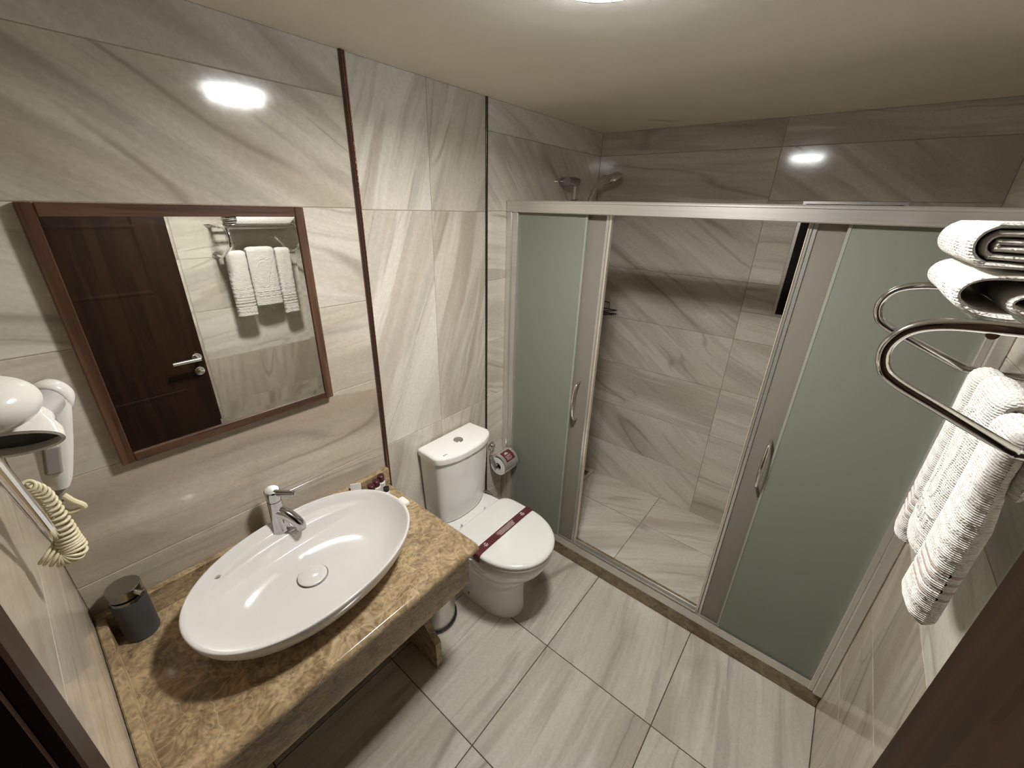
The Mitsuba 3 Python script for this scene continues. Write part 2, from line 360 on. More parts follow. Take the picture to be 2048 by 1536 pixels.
# doorway lining and the open door leaf
df = 'door_1'
tag(df, 'dark brown wooden door frame around the doorway', kind='structure')
S(df + '__casing', cat(box(DX0 - 0.068, DX0, YN - 0.0, YN + 0.015, 0, DZ + 0.0, 0.003), box(DX0 - 0.068, DX1 + 0.05, YN, YN + 0.015, DZ, DZ + 0.05, 0.003), box(DX1, DX1 + 0.05, YN, YN + 0.015, 0, DZ, 0.003)), 'dark_wood', False)
S(df + '__lining', cat(box(DX0 - 0.012, DX0 + 0.012, YN - 0.16, YN + 0.002, 0, DZ), box(DX1 - 0.012, DX1 + 0.012, YN - 0.16, YN + 0.002, 0, DZ), box(DX0, DX1, YN - 0.16, YN, DZ - 0.012, DZ + 0.01)), 'dark_wood', False)
S(df + '__stop', cat(box(DX0 + 0.012, DX0 + 0.026, YN - 0.09, YN - 0.045, 0, DZ - 0.012, 0.003), box(DX0 + 0.012, DX1 - 0.012, YN - 0.09, YN - 0.045, DZ - 0.026, DZ - 0.012, 0.003)), 'dark_wood', False)

d2 = 'door_2'
tag(d2, 'dark brown wooden door leaf standing open along the tiled wall', kind='structure')
LX0, LX1, LY0, LY1 = 0.213, 0.251, YN + 0.02, 0.578
S(d2 + '__leaf', box(LX0, LX1, LY0, LY1, 0.012, DZ - 0.01, 0.002), 'dark_wood', False)
for z0, z1 in ((0.20, 0.76), (1.265, 1.585), (1.625, 1.89)):
    # raised moulding frame with a fielded board inside
    def rect(i, h): return [(LX0 - h, y, z) for y, z in ((LY0 + 0.10 + i, z0 + i), (LY1 - 0.11 - i, z0 + i), (LY1 - 0.11 - i, z1 - i), (LY0 + 0.10 + i, z1 - i))]
    S(d2 + '__moulding', loft([rect(0, -.0005), rect(0.004, 0.0016), rect(0.012, 0.0020), rect(0.022, 0.0004), rect(0.03, 0.0003), rect(0.06, 0.0006)]), 'dark_wood', False)
hy, hz = 0.545, 0.918
S(d2 + '__rose', cyl((LX0 - 0.008, hy, hz), (LX0, hy, hz), 0.024, 28, 0.003), 'chrome')
S(d2 + '__lever', cat(cyl((LX0 - 0.052, hy, hz), (LX0 - 0.006, hy, hz), 0.009), cyl((LX0 - 0.050, hy + 0.008, hz), (LX0 - 0.050, hy - 0.118, hz), 0.0095, 20, 0.003)), 'chrome', label='chrome lever handle')
S(d2 + '__lock', cat(cyl((LX0 - 0.007, hy - 0.003, hz - 0.076), (LX0, hy - 0.003, hz - 0.076), 0.024, 28, 0.003), cyl((LX0 - 0.012, hy - 0.003, hz - 0.076), (LX0 - 0.005, hy - 0.003, hz - 0.076), 0.010, 20, 0.002)), 'chrome', label='chrome round lock rosette')
S(d2 + '__hinge', cyl((LX0 - 0.005, LY0 - 0.004, 1.70), (LX0 - 0.005, LY0 - 0.004, 1.80), 0.007), 'dark_chrome')
S(d2 + '__hinge', cyl((LX0 - 0.005, LY0 - 0.004, 0.22), (LX0 - 0.005, LY0 - 0.004, 0.32), 0.007), 'dark_chrome')

# ------------------------------------------------------------------ ceiling lamp
lx, ly = LAMP
cl = 'ceiling_lamp'
tag(cl, 'round flush lamp on the ceiling above the middle of the room', 'lamp')
S(cl + '__housing', lathe([(LAMP_R - .012, ZC - 0.001), (LAMP_R - .012, ZC - 0.016), (LAMP_R + 0.004, ZC - 0.018), (LAMP_R + 0.004, ZC - 0.0235), (LAMP_R - 0.001, ZC - 0.0235)], 56, (lx, ly, 0)), 'lamp_body')
scene[cl + '__diffuser'] = {**mikit.ply(lathe([(LAMP_R - 0.002, ZC - 0.0225), (LAMP_R - 0.003, ZC - 0.0245), (0.04, ZC - 0.0250), (0.002, ZC - 0.0250)], 56, (lx, ly, 0)), 'lamp_glow', smooth=False),
                            'emitter': {'type': 'area', 'radiance': rgb(*(LAMP_RADIANCE * LAMP_TINT))}}
# added glowing ring behind the lamp, brightening the ceiling and upper walls
ta = np.arange(56) * 2 * np.pi / 56
hv = np.concatenate([np.stack([lx + r_ * np.cos(ta), ly + r_ * np.sin(ta), ta * 0 + z_], 1) for r_, z_ in ((LAMP_R - .008, ZC - .0060), (LAMP_R + .0035, ZC - .0172))])
hf = [f for k in range(56) for l in [(k + 1) % 56] for f in ((k, 56 + k, 56 + l), (k, 56 + l, l))]
scene[cl + '__added_fill_ring'] = {**mikit.ply(trimesh.Trimesh(hv, hf, process=False), 'lamp_glow', smooth=False), 'emitter': {'type': 'area', 'radiance': rgb(*(FILL_RING_RADIANCE * np.array([.88, .96, 1.04])))}}
for k in range(LED_COUNT):
    a_, r_ = 2 * math.pi * k / LED_COUNT, LAMP_R * (.78 if k % 2 else .45)
    o_ = [lx + r_ * math.cos(a_), ly + r_ * math.sin(a_), ZC - .027]
    scene[f'led_light_{k:03d}'] = {'type': 'spot', 'to_world': T().look_at(origin=o_, target=[o_[0], o_[1], 0.0], up=[0, 1, 0]), 'cutoff_angle': 82.0, 'beam_width': 30.0,
                                   'intensity': rgb(*(LED_INTENSITY * LAMP_TINT))}

# ------------------------------------------------------------------ mirror
mr = 'wall_mirror'
tag(mr, 'square wall mirror in a reddish brown wooden frame above the basin', 'mirror')
MY0, MY1, MZ0, MZ1, MT, MW = 0.054, 0.572, 1.124, 1.686, 0.026, 0.024
def frame_bar(a, b, vertical):
    n, w = 2, MW
    if vertical: m = box(XL, XL + MT, a - 0, a + w, MZ0, MZ1, 0.002)
    return m
for nm, q in (('v', (MY0, MY0 + MW, MZ0, MZ1)), ('v', (MY1 - MW, MY1, MZ0, MZ1)), ('h', (MY0 + MW, MY1 - MW, MZ1 - MW, MZ1)), ('h', (MY0 + MW, MY1 - MW, MZ0, MZ0 + MW))):
    m = box(XL, XL + MT, *q, 0.0022)
    uv = m.vertices[:, [2, 1]] if nm == 'v' else m.vertices[:, [1, 2]]
    S(mr + '__frame', m, 'mahogany', False, uv=uv + rng.uniform(0, 9))
gy0, gy1, gz0, gz1 = MY0 + MW - 0.001, MY1 - MW + 0.001, MZ0 + MW - 0.001, MZ1 - MW + 0.001
bw, xs = 0.017, XL + 0.0215
def grect(i, x): return [(x, gy0 + i, gz0 + i), (x, gy1 - i, gz0 + i), (x, gy1 - i, gz1 - i), (x, gy0 + i, gz1 - i)]
S(mr + '__glass', loft([grect(0, XL + 0.012), grect(0, xs - 0.0004), grect(bw, xs), grect(bw + 0.01, xs)]), 'mirror_silver', False, 'bevelled mirror glass')

# ------------------------------------------------------------------ vanity counter
ct = 'vanity_counter'
tag(ct, 'brown marble vanity counter under the white basin', 'counter')
CX, CY1, CZ = -0.703, 0.742, 0.680
yn = YN + 0.001
slab = [(CX + 0.006, CZ - 0.162), (CX + 0.006, CZ - 0.012), (CX + 0.001, CZ - 0.003)]
wt = [(XL + .001, CZ - .030), (CX - .008, CZ - .030)] + [(CX - .013 + .013 * math.cos(a), CZ - .015 + .015 * math.sin(a)) for a in np.linspace(-1.35, 1.45, 9)] + [(CX - .014, CZ), (XL + .001, CZ)]
def wring(y, i=0.0): return [(XL + .001 if x < XL + .01 else x - i, y, z - i * .8 if z > CZ - .015 else z + i * .8) for x, z in wt]
S(ct + '__worktop', loft([wring(yn), wring(CY1 - .010), wring(CY1 - .004, .0015), wring(CY1 - .001, .0045), wring(CY1, .009)]), 'brown_marble', 40)
S(ct + '__apron', box(CX - 0.056, CX - 0.030, yn, CY1 - 0.022, CZ - 0.178, CZ - 0.028, 0.003), 'brown_marble', False)
S(ct + '__side_apron', box(XL + 0.05, CX - 0.056, CY1 - 0.048, CY1 - 0.022, CZ - 0.178, CZ - 0.028, 0.003), 'brown_marble', False)
S(ct + '__backsplash', box(XL + 0.0005, XL + 0.020, yn, T1 + 0.002, CZ - 0.001, CZ + 0.072, 0.003), 'brown_marble', False)
S(ct + '__backsplash', box(XL + 0.020, CX - 0.004, yn, yn + 0.020, CZ - 0.001, CZ + 0.072, 0.003), 'brown_marble', False)
leg = extr(Polygon([(XL + 0.001, 0), (-0.853, 0), (-0.853, 0.135), (-0.95, 0.235), (-0.95, CZ - 0.029), (XL + 0.001, CZ - 0.029)]), 0.026)
S(ct + '__support', along(leg, (0, 0.675, 0), X, Z, -Y), 'brown_marble', False)

# ------------------------------------------------------------------ basin
bs = 'wash_basin'
tag(bs, 'large white oval vessel basin on the brown marble counter', 'basin')
BC, BA, BB, BROT, BZ = np.array([-0.955, 0.325]), 0.212, 0.302, 0.115, 0.802
def bpt(r, th):
    # egg-like oval: long along y; blunter on the tap side
    u, v = BA * math.cos(th), BB * math.sin(th)
    e = 2.15
    k = (abs(math.cos(th)) ** e + abs(math.sin(th)) ** e) ** (-1 / e)
    u, v = BA * k * math.cos(th), BB * k * math.sin(th)
    c, s = math.cos(BROT), math.sin(BROT)
    return BC + r * np.array([u * c - v * s, u * s + v * c])
NTH = 120
th = np.arange(NTH) * 2 * np.pi / NTH
def bz_in(r, p):
    q = r / 0.962
    d = 0.083 * (1 - q ** 5.5) * (0.93 + 0.07 * (1 - q * q))
    z = BZ - 0.005 - d
    # tap ledge along the wall side
    dx = (p[0] + 1.103) - 0.72 * (p[1] - .37) ** 2
    w = 1 / (1 + math.exp(dx / 0.0028))
    t = min(1.0, max(0.0, (q - 0.925) / 0.075)); ledge = BZ - 0.030 + 0.025 * t * t * (3 - 2 * t)
    return z * (1 - w) + max(z, ledge) * w
rings = []
for r, z in ((0.50, CZ + .0003), (0.60, CZ + 0.004), (0.74, CZ + 0.026), (0.86, CZ + 0.052), (0.93, CZ + 0.072), (0.968, CZ + 0.088), (0.988, CZ + 0.102), (0.998, BZ - 0.007), (1.0, BZ - 0.003), (0.994, BZ - 0.0005), (0.985, BZ), (0.972, BZ - 0.001), (0.962, BZ - 0.005)):
    rings.append([(*bpt(r, t), z) for t in th])
for r in list(np.linspace(0.95, 0.04, 46)):
    rings.append([(*bpt(r, t), bz_in(r, bpt(r, t))) for t in th])
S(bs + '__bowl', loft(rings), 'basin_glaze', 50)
dc = np.array([-0.962, 0.318]); dz = bz_in(0.03, dc)
S(bs + '__drain_ring', lathe([(0.0415, dz - 0.004), (0.0415, dz + 0.0012), (0.0395, dz + 0.0016), (0.039, dz - 0.003)], 48, (*dc, 0)), 'dark_chrome')
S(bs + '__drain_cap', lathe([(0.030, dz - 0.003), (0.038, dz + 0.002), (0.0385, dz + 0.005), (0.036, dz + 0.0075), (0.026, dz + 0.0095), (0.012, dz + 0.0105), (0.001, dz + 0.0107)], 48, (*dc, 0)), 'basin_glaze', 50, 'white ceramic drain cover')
lp = np.array([-1.089, 0.128]); lz = bz_in(0.75, lp)
mk = cat(extr(Polygon([(-.013, -.0036), (-.006, -.0046), (.010, -.0046), (.016, .0), (.010, .0046), (-.006, .0046), (-.013, .0036)]), 0.0006))
S(bs + '__mark', along(mk, (lp[0], lp[1], lz + 0.007), np.array([0.32, 0.947, 0]), np.array([-0.947, 0.32, 0.0]), Z), 'grey_print', False, 'small grey maker mark')

# ------------------------------------------------------------------ faucet
fc = 'basin_faucet'
tag(fc, 'chrome single lever faucet on the tap ledge of the basin', 'faucet')
FP = np.array([-1.146, 0.323]); FZ = BZ - 0.031
def ell(cx, cy, z, a, b, n=32, tilt=0.0):
    t = np.arange(n) * 2 * np.pi / n
    return np.stack([cx + a * np.cos(t), cy + b * np.sin(t), z + tilt * a * np.cos(t)], 1)
S(fc + '__body', loft([ell(*FP, FZ, .0245, .0245), ell(*FP, FZ + .006, .0245, .0245), ell(*FP, FZ + .010, .0225, .0225), ell(*FP, FZ + .05, .0205, .0205), ell(*FP, FZ + .09, .0195, .0195), ell(*FP, FZ + .112, .0195, .0195)]), 'faucet_chrome')
FD = np.array([.84, .54])
def fq(r, z): return (FP[0] + FD[0] * r, FP[1] + FD[1] * r, FZ + z)
sp = spline([fq(.002, .074), fq(.025, .066), fq(.048, .050), fq(.064, .034), fq(.068, .018)], 28)
S(fc + '__spout', tube(sp, np.linspace(.0185, .0140, len(sp)), 22), 'faucet_chrome')
S(fc + '__aerator', cyl(sp[-1] + [0.0006, 0, 0.003], sp[-1] + [0.003, 0, -0.006], 0.0115), 'dark_chrome')
S(fc + '__lever', cat(loft([ell(*FP, FZ + .114, .0195, .0195), ell(FP[0], FP[1], FZ + .128, .0205, .0205, tilt=-.10), ell(FP[0], FP[1], FZ + .146, .0210, .0210, tilt=-.18), ell(FP[0], FP[1], FZ + .150, .0185, .0185, tilt=-.18)]),
    tube([fq(.008, .140), fq(.035, .141), fq(.066, .143), fq(.072, .1435)], [.0100, .0095, .0090, .0050], 16)), 'faucet_chrome')

# ------------------------------------------------------------------ soap dispenser
sd = 'soap_dispenser'
tag(sd, 'charcoal soap dispenser with chrome top in the counter corner', 'soap dispenser')
SP = (-1.158, -0.030)
S(sd + '__body', lathe([(.030, CZ), (.0335, CZ + .001), (.0345, CZ + .004), (.0345, CZ + .118), (.0335, CZ + .120), (.02, CZ + .120)], 44, (*SP, 0)), 'charcoal')
S(sd + '__collar', lathe([(.030, CZ + .120), (.0335, CZ + .1215), (.0335, CZ + .129), (.031, CZ + .130)], 44, (*SP, 0)), 'dark_chrome')
S(sd + '__pump_head', lathe([(.030, CZ + .134), (.0335, CZ + .135), (.0335, CZ + .156), (.0325, CZ + .158), (.002, CZ + .1585)], 44, (*SP, 0)), 'dark_chrome', label='dark chrome pump cap')
S(sd + '__stem', cyl((*SP, CZ + .120), (*SP, CZ + .136), .012), 'black_plastic')
S(sd + '__nozzle', tube([(SP[0] + .02, SP[1] + .012, CZ + .146), (SP[0] + .043, SP[1] + .026, CZ + .143)], .0055, 12), 'chrome')

# ------------------------------------------------------------------ toiletries on the counter
def bottle(x, y, label, h=0.062, r=0.0145, capmat='maroon_cap', key='toiletry_bottle'):
    k = key; n = 0
    while k in labels: n += 1; k = f'{key}_{n:03d}'
    tag(k, label, 'bottle', group='small bottles behind the basin')
    S(k + '__body', lathe([(r * .8, CZ), (r, CZ + .002), (r, CZ + h * .62), (r * .55, CZ + h * .7), (r * .5, CZ + h * .72)], 22, (x, y, 0)), 'white_plastic')
    S(k + '__cap', lathe([(r * .85, CZ + h * .70), (r * .9, CZ + h * .72), (r * .9, CZ + h * .98), (r * .75, CZ + h), (.001, CZ + h)], 22, (x, y, 0)), capmat)
bottle(-1.168, 0.690, 'maroon capped white bottle, farthest of the row of three behind the basin', 0.082)
bottle(-1.160, 0.664, 'maroon capped white bottle, middle of the row of three behind the basin', 0.076)
bottle(-1.152, 0.638, 'maroon capped white bottle, nearest the basin in the row of three', 0.074)
bottle(-1.128, 0.683, 'short bottle with a black cap just behind the basin rim', 0.050, 0.012, 'black_plastic')
S('folded_card', cat(along(box(-.018, .018, -.0012, .0012, 0, .094), (-1.176, .592, CZ), np.array([.6, .8, 0]), np.array([-.8, .6, 0.0]), Z), ), 'white_paper', False, 'small white card standing against the backsplash beside the bottles', 'card')
S('soap_bar', rbox(-1.075, -1.030, 0.655, 0.715, CZ, CZ + .022, .008), 'white_paper', True, 'small white wrapped soap beside the right end of the basin', 'soap')

# ------------------------------------------------------------------ hair dryer
hd = 'hair_dryer'
tag(hd, 'white and silver hair dryer hanging on the wall beside the mirror', 'hair dryer')
A, B = np.array([-.802, -.007, 1.441]), np.array([-.752, -.029, 1.436])
ax = (B - A) / np.linalg.norm(B - A)
S(hd + '__barrel', tube([A - ax * .004, A, B, B + ax * .004], [.015, .0195, .0195, .016], 32), 'silver_plastic', label='silver barrel')
side = np.cross(ax, Z); side /= np.linalg.norm(side); upv = np.cross(side, ax)
def oval(c, a, b, n=36):
    t = np.arange(n) * 2 * np.pi / n
    return c + a * np.cos(t)[:, None] * side + b * np.sin(t)[:, None] * upv
# concentrator nozzle: flared flat mouth
S(hd + '__nozzle', loft([oval(B - ax * .008, .021, .021), oval(B + ax * .008, .027, .022), oval(B + ax * .030, .041, .019), oval(B + ax * .052, .049, .0165), oval(B + ax * .053, .0455, .0130), oval(B + ax * .020, .034, .009)], True), 'white_plastic', label='white flat nozzle')
S(hd + '__mouth', loft([oval(B + ax * .022, .034, .0088), oval(B + ax * .040, .0405, .0108)]), 'black_plastic', label='dark mouth of the nozzle')
cap0 = A + np.array([-.012, .004, -.004])
S(hd + '__back_cap', loft([oval(A + ax * .004, .020, .022), oval(A - ax * .006, .0235, .026), oval(A - ax * .018, .022, .025), oval(A - ax * .026, .014, .016), oval(A - ax * .029, .004, .005)]), 'white_plastic', True)
H0, H1 = np.array([-.802, -.006, 1.445]), np.array([-.806, -.034, 1.312])
hp = np.linspace(0, 1, 12)[:, None] * (H1 - H0) + H0
S(hd + '__handle', tube(hp, [.020, .0215, .0215, .021, .0205, .0200, .0195, .0185, .0175, .0165, .015, .0120], 26), 'white_plastic', 50)
hdir = (H1 - H0) / np.linalg.norm(H1 - H0); hside = np.array([.80, .06, 0]) / np.linalg.norm([.80, .06]); hs2 = np.cross(hdir, hside)
hside = hside - hdir * (hside @ hdir); hside /= np.linalg.norm(hside)
sw = rbox(-.009, .009, -.022, .022, -.004, .005, .004)
S(hd + '__switch', along(sw, H0 + hdir * .084 + hside * .0180 + hs2 * .005, hs2, hdir, hside), 'grey_plastic', True, 'grey slide switch')
S(hd + '__strain_relief', tube([H1, H1 + hdir * .012, H1 + hdir * .024], [.0075, .006, .0045], 14), 'grey_plastic')
S(hd + '__hanging_loop', tube(spline([H1 + [0, 0, -.016], H1 + [.004, .006, -.028], H1 + [.006, .014, -.042], H1 + [.002, .000, -.046], H1 + [-.002, -.008, -.038]], 30), .0045, 10), 'cream_plastic')
# coiled cord
path = spline([(-.760, -.056, 1.350), (-.785, -.049, 1.320), (-.800, -.048, 1.282), (-.800, -.048, 1.249), (-.800, -.049, 1.224), (-.797, -.049, 1.208), (-.800, -.060, 1.203), (-.806, -.074, 1.216)], 1100)
tt = np.gradient(path, axis=0); tt /= np.linalg.norm(tt, axis=1, keepdims=True)
q1 = np.cross(tt, [1.0, .2, 0]); q1 /= np.linalg.norm(q1, axis=1, keepdims=True); q2 = np.cross(tt, q1)
ph = np.linspace(0, 2 * np.pi * 26, len(path)); rr = np.interp(np.linspace(0, 1, len(path)), [0, .25, .6, 1], [.006, .008, .0135, .015])
coil = path + rr[:, None] * (np.cos(ph)[:, None] * q1 + np.sin(ph)[:, None] * q2)
S(hd + '__cord', tube(coil, .0024, 7), 'cream_plastic', True, 'cream coiled cord')
# wall holder
hh = 'dryer_holder'
tag(hh, 'white dome holder with a slanted chrome rod beside the hair dryer', 'holder')
dome = trimesh.creation.icosphere(subdivisions=4, radius=1.0)
dome.vertices = dome.vertices * [.050, .045, .031] + [-.700, -.053, 1.484]
S(hh + '__dome', dome, 'white_plastic', True)
S(hh + '__mount', box(-.74, -.66, YN + .0005, YN + .03, 1.455, 1.52, .006), 'white_plastic', False)
S(hh + '__rod', tube(spline([(-.655, -.062, 1.438), (-.70, -.061, 1.376), (-.76, -.060, 1.292), (-.815, -.060, 1.216), (-.822, -.060, 1.206)], 24), [.0075] * 24 + [.006] if False else .0075, 18), 'chrome', label='slanted chrome rod')
S(hh + '__bracket', cat(cyl((-.64, YN, 1.46), (-.64, -.062, 1.46), .008), tube([(-.64, -.062, 1.46), (-.656, -.062, 1.437)], .0075, 16)), 'chrome')

# ------------------------------------------------------------------ toilet
tl = 'toilet'
tag(tl, 'white close coupled toilet with closed lid between counter and shower', 'toilet')
TY = 1.055
def egg(xb, xf, w, z, n=64, sq=2.3, mid=None):
    """Closed outline, back at xb, round front at xf, half width w."""
    mid = xb + (xf - xb) * .40 if mid is None else mid
    out = []
    for t in np.arange(n) * 2 * np.pi / n:
        c, s = math.cos(t), math.sin(t)
        if c >= 0:
            x, y = mid + (xf - mid) * abs(c) ** (2 / 2.05), w * np.sign(s) * abs(s) ** (2 / 2.05)
        else:
            x, y = mid - (mid - xb) * abs(c) ** (2 / 6.0), w * np.sign(s) * abs(s) ** (2 / 6.0)
        out.append((x, TY + y, z))
    return out
S(tl + '__bowl', loft([egg(-1.13, -.752, .092, 0.0, mid=-.89), egg(-1.13, -.750, .094, .012, mid=-.89), egg(-1.135, -.755, .093, .06, mid=-.89), egg(-1.14, -.757, .096, .14, mid=-.88), egg(-1.145, -.745, .108, .205, mid=-.87), egg(-1.15, -.705, .138, .26, mid=-.86),
    egg(-1.155, -.660, .160, .315, mid=-.855), egg(-1.16, -.640, .170, .355, mid=-.85), egg(-1.16, -.635, .173, .378, mid=-.85), egg(-1.16, -.639, .170, .392, mid=-.85), egg(-1.155, -.655, .155, .396, mid=-.85)]), 'porcelain', 50)
S(tl + '__seat', loft([egg(-1.005, -.640, .168, .396, mid=-.84), egg(-1.01, -.632, .176, .400, mid=-.84), egg(-1.01, -.631, .177, .408, mid=-.84), egg(-1.005, -.636, .172, .413, mid=-.84)]), 'seat_plastic', 50)
S(tl + '__lid', loft([egg(-1.005, -.634, .174, .4145, mid=-.84), egg(-1.008, -.629, .179, .418, mid=-.84), egg(-1.008, -.629, .179, .426, mid=-.84), egg(-1.004, -.634, .174, .432, mid=-.84), egg(-.995, -.645, .163, .4355, mid=-.84), egg(-.94, -.72, .10, .4375, mid=-.84)]), 'seat_plastic', 50)
for s in (-1, 1):
    S(tl + '__hinge', cyl((-1.018, TY + s * .075 - .018, .412), (-1.018, TY + s * .075 + .018, .412), .012, 20, .003), 'seat_plastic')
def tank(xb, xf, w, z, bow=.05, n=40, r=0.0):
    out = [(xb, TY - w + .006, z)]
    for t in np.linspace(-1, 1, n - 2):
        y = w * t
        e = (1 - abs(t) ** 2.6)
        out.append((xf - bow * (1 - e) - .012 * abs(t) ** 20, TY + y, z))
    out.append((xb, TY + w - .006, z))
    return out
TX = -1.203
S(tl + '__tank', loft([tank(TX, -1.085, .115, .396, .03), tank(TX, -1.070, .133, .405, .035), tank(TX, -1.062, .143, .44, .04), tank(TX, -1.054, .149, .55, .045), tank(TX, -1.048, .156, .715, .048), tank(TX, -1.046, .157, .728, .048)]), 'porcelain', 50)
S(tl + '__tank_lid', loft([tank(TX, -1.046, .158, .7295, .048), tank(TX - .002, -1.040, .163, .732, .048), tank(TX - .002, -1.039, .164, .752, .048), tank(TX - .002, -1.042, .161, .760, .048), tank(TX, -1.055, .150, .7645, .047), tank(TX + .02, -1.09, .11, .7655, .04)]), 'porcelain', 50)
S(tl + '__flush_button', cat(lathe([(.0215, .765), (.0215, .7685), (.020, .770), (.018, .7695)], 40, (-1.127, TY, 0)), lathe([(.018, .767), (.0175, .7715), (.001, .772)], 40, (-1.127, TY, 0))), 'chrome', label='round chrome flush button')
S(tl + '__mark', box(-1.085, -1.081, .928, .948, .7652, .7659), 'grey_print', False, 'tiny grey maker mark')
for y in (TY - .085,):
    S(tl + '__bolt_cap', cyl((-.985, TY - .091, .035), (-.985, TY - .097, .035), .006), 'grey_plastic')

# paper band round the lid
pb = 'paper_band'
tag(pb, 'maroon paper band with white print across the toilet lid', 'paper band')
bx0, bx1 = -.868, -.832
prof = [(-.1800, .3985), (-.1815, .405), (-.1815, .424), (-.1775, .4315), (-.168, .4365), (-.12, .4382), (0, .4388), (.12, .4382), (.168, .4365), (.1775, .4315), (.1815, .424), (.1815, .405), (.1800, .3985)]
def band(off):
    P = []
    for i, (y, z) in enumerate(prof):
        a = math.atan2(z - .405, y) if abs(y) > .15 else math.pi / 2
        P.append((y + (off * np.sign(y) if abs(y) > .175 else 0), z + (off if abs(y) < .179 else 0)))
    return P
o1, o2 = band(.0004), band(.0012)
rg = []
for (ya, za), (yb, zb) in zip(o1, o2):
    rg.append([(bx0, TY + ya, za), (bx1, TY + ya, za), (bx1, TY + yb, zb), (bx0, TY + yb, zb)])
S(pb + '__strip', loft(rg), 'maroon_paper', 25)
pr = []
r2 = random.Random(3)
for row in range(6):                       # fine print in the middle: unreadable at this size
    x = bx0 + .0075 + row * .0042
    y = -.052 + r2.uniform(0, .012)
    while y < .05:
        w = r2.uniform(.004, .010); pr.append(box(x, x + .0020, TY + y, TY + y + w, .4396, .4402)); y += w + .0022
for y0 in (-.128, .112):                   # crest and two short lines at both ends
    zc_ = .4390
    pr.append(along(extr(Polygon([(0, .005), (.0022, .0015), (.006, .0035), (.005, -.002), (-.005, -.002), (-.006, .0035), (-.0022, .0015)]), .0008), (bx0 + .010, TY + y0 + .006, .43905), Y, -X, Z))
    for k, w in ((0, .022), (1, .013)):
        pr.append(box(bx0 + .0165 + k * .0062, bx0 + .0195 + k * .0062, TY + y0 - w / 2 + .006, TY + y0 + w / 2 + .006, .4390, .4398))
S(pb + '__print', cat(*pr), 'pale_print', False, 'fine white print', kind='stuff')

# angle valve and water pipe
S('angle_valve', cat(cyl((XL, 1.336, .255), (XL + .03, 1.336, .255), .010), cyl((XL, 1.336, .255), (XL + .006, 1.336, .255), .022, 24, .002), cyl((XL + .03, 1.336, .24), (XL + .03, 1.336, .275), .011, 20, .002), tube(spline([(XL + .03, 1.336, .27), (XL + .032, 1.31, .31), (XL + .034, 1.235, .36), (XL + .040, 1.17, .40)], 24), .0048, 10)),
  'chrome', 40, 'small chrome angle valve on the wall behind the toilet', 'valve')

# toilet paper
ph_ = 'paper_holder'
tag(ph_, 'chrome toilet paper holder with curved cover on the wall beside the shower', 'paper holder')
PX, PY0, PY1, PZ, PR = -1.150, 1.350, 1.446, .475, .050
S(ph_ + '__rosette', cat(cyl((XL, 1.366, .560), (XL + .008, 1.366, .560), .022, 28, .003), cyl((XL, 1.366, .560), (XL + .026, 1.366, .560), .011, 20, .003)), 'chrome')
S(ph_ + '__arm', cat(tube(spline([(XL + .022, 1.366, .560), (XL + .026, 1.342, .545), (XL + .032, 1.338, .520), (PX - .004, 1.338, PZ + .01), (PX, 1.338, PZ), (PX, 1.352, PZ), (PX, 1.444, PZ)], 60), .0042, 12)), 'chrome')
aa = np.radians(np.linspace(-22, 150, 22))
cov = [[(PX + (PR + t) * math.cos(a), y, PZ + (PR + t) * math.sin(a)) for t, y in ((.003, PY0 - .004), (.003, PY1 + .004), (.0045, PY1 + .004), (.0045, PY0 - .004))] for a in aa]
S(ph_ + '__cover', loft(cov), 'aluminium', 30, 'curved metal cover')
aa = np.radians(np.linspace(28, 92, 12))
S(ph_ + '__label', loft([[(PX + (PR + t) * math.cos(a), y, PZ + (PR + t) * math.sin(a)) for t, y in ((.0046, PY0 + .016), (.0046, PY1 - .014), (.0054, PY1 - .014), (.0054, PY0 + .016))] for a in aa]), 'maroon_paper', 30, 'dark maroon paper label')
def onlabel(a0, a1, y0, y1):
    return loft([[(PX + (PR + t) * math.cos(a), y, PZ + (PR + t) * math.sin(a)) for t, y in ((.0053, y0), (.0053, y1), (.0059, y1), (.0059, y0))] for a in np.radians(np.linspace(a0, a1, 4))])
S(ph_ + '__print', cat(onlabel(74, 80, PY0 + .036, PY0 + .052), onlabel(68, 72, PY0 + .030, PY0 + .058), *[onlabel(58 - 7 * k, 60 - 7 * k, PY0 + .024, PY0 + .066 - .006 * (k % 2)) for k in range(4)]), 'pale_print', False, 'fine pale print', kind='stuff')
rl = []
t = np.arange(44) * 2 * np.pi / 44
for r_, y_ in ((.020, PY0), (PR - .002, PY0), (PR, PY0 + .002), (PR, PY1 - .002), (PR - .002, PY1), (.020, PY1), (.020, PY0)):
    rl.append(np.stack([PX + r_ * np.cos(t), t * 0 + y_, PZ - .012 + r_ * np.sin(t)], 1))
tr = 'toilet_paper_roll'
tag(tr, 'white toilet paper roll hanging under the chrome cover', 'toilet paper')
S(tr + '__paper', loft(rl, False), 'white_paper', 40)
S(tr + '__core', loft([np.stack([PX + r_ * np.cos(t), t * 0 + y_, PZ - .012 + r_ * np.sin(t)], 1) for r_, y_ in ((.0198, PY0 + .001), (.0198, PY1 - .001), (.0185, PY1 - .001), (.0185, PY0 + .001), (.0198, PY0 + .001))], False), 'grey_plastic', 40, 'cardboard core')

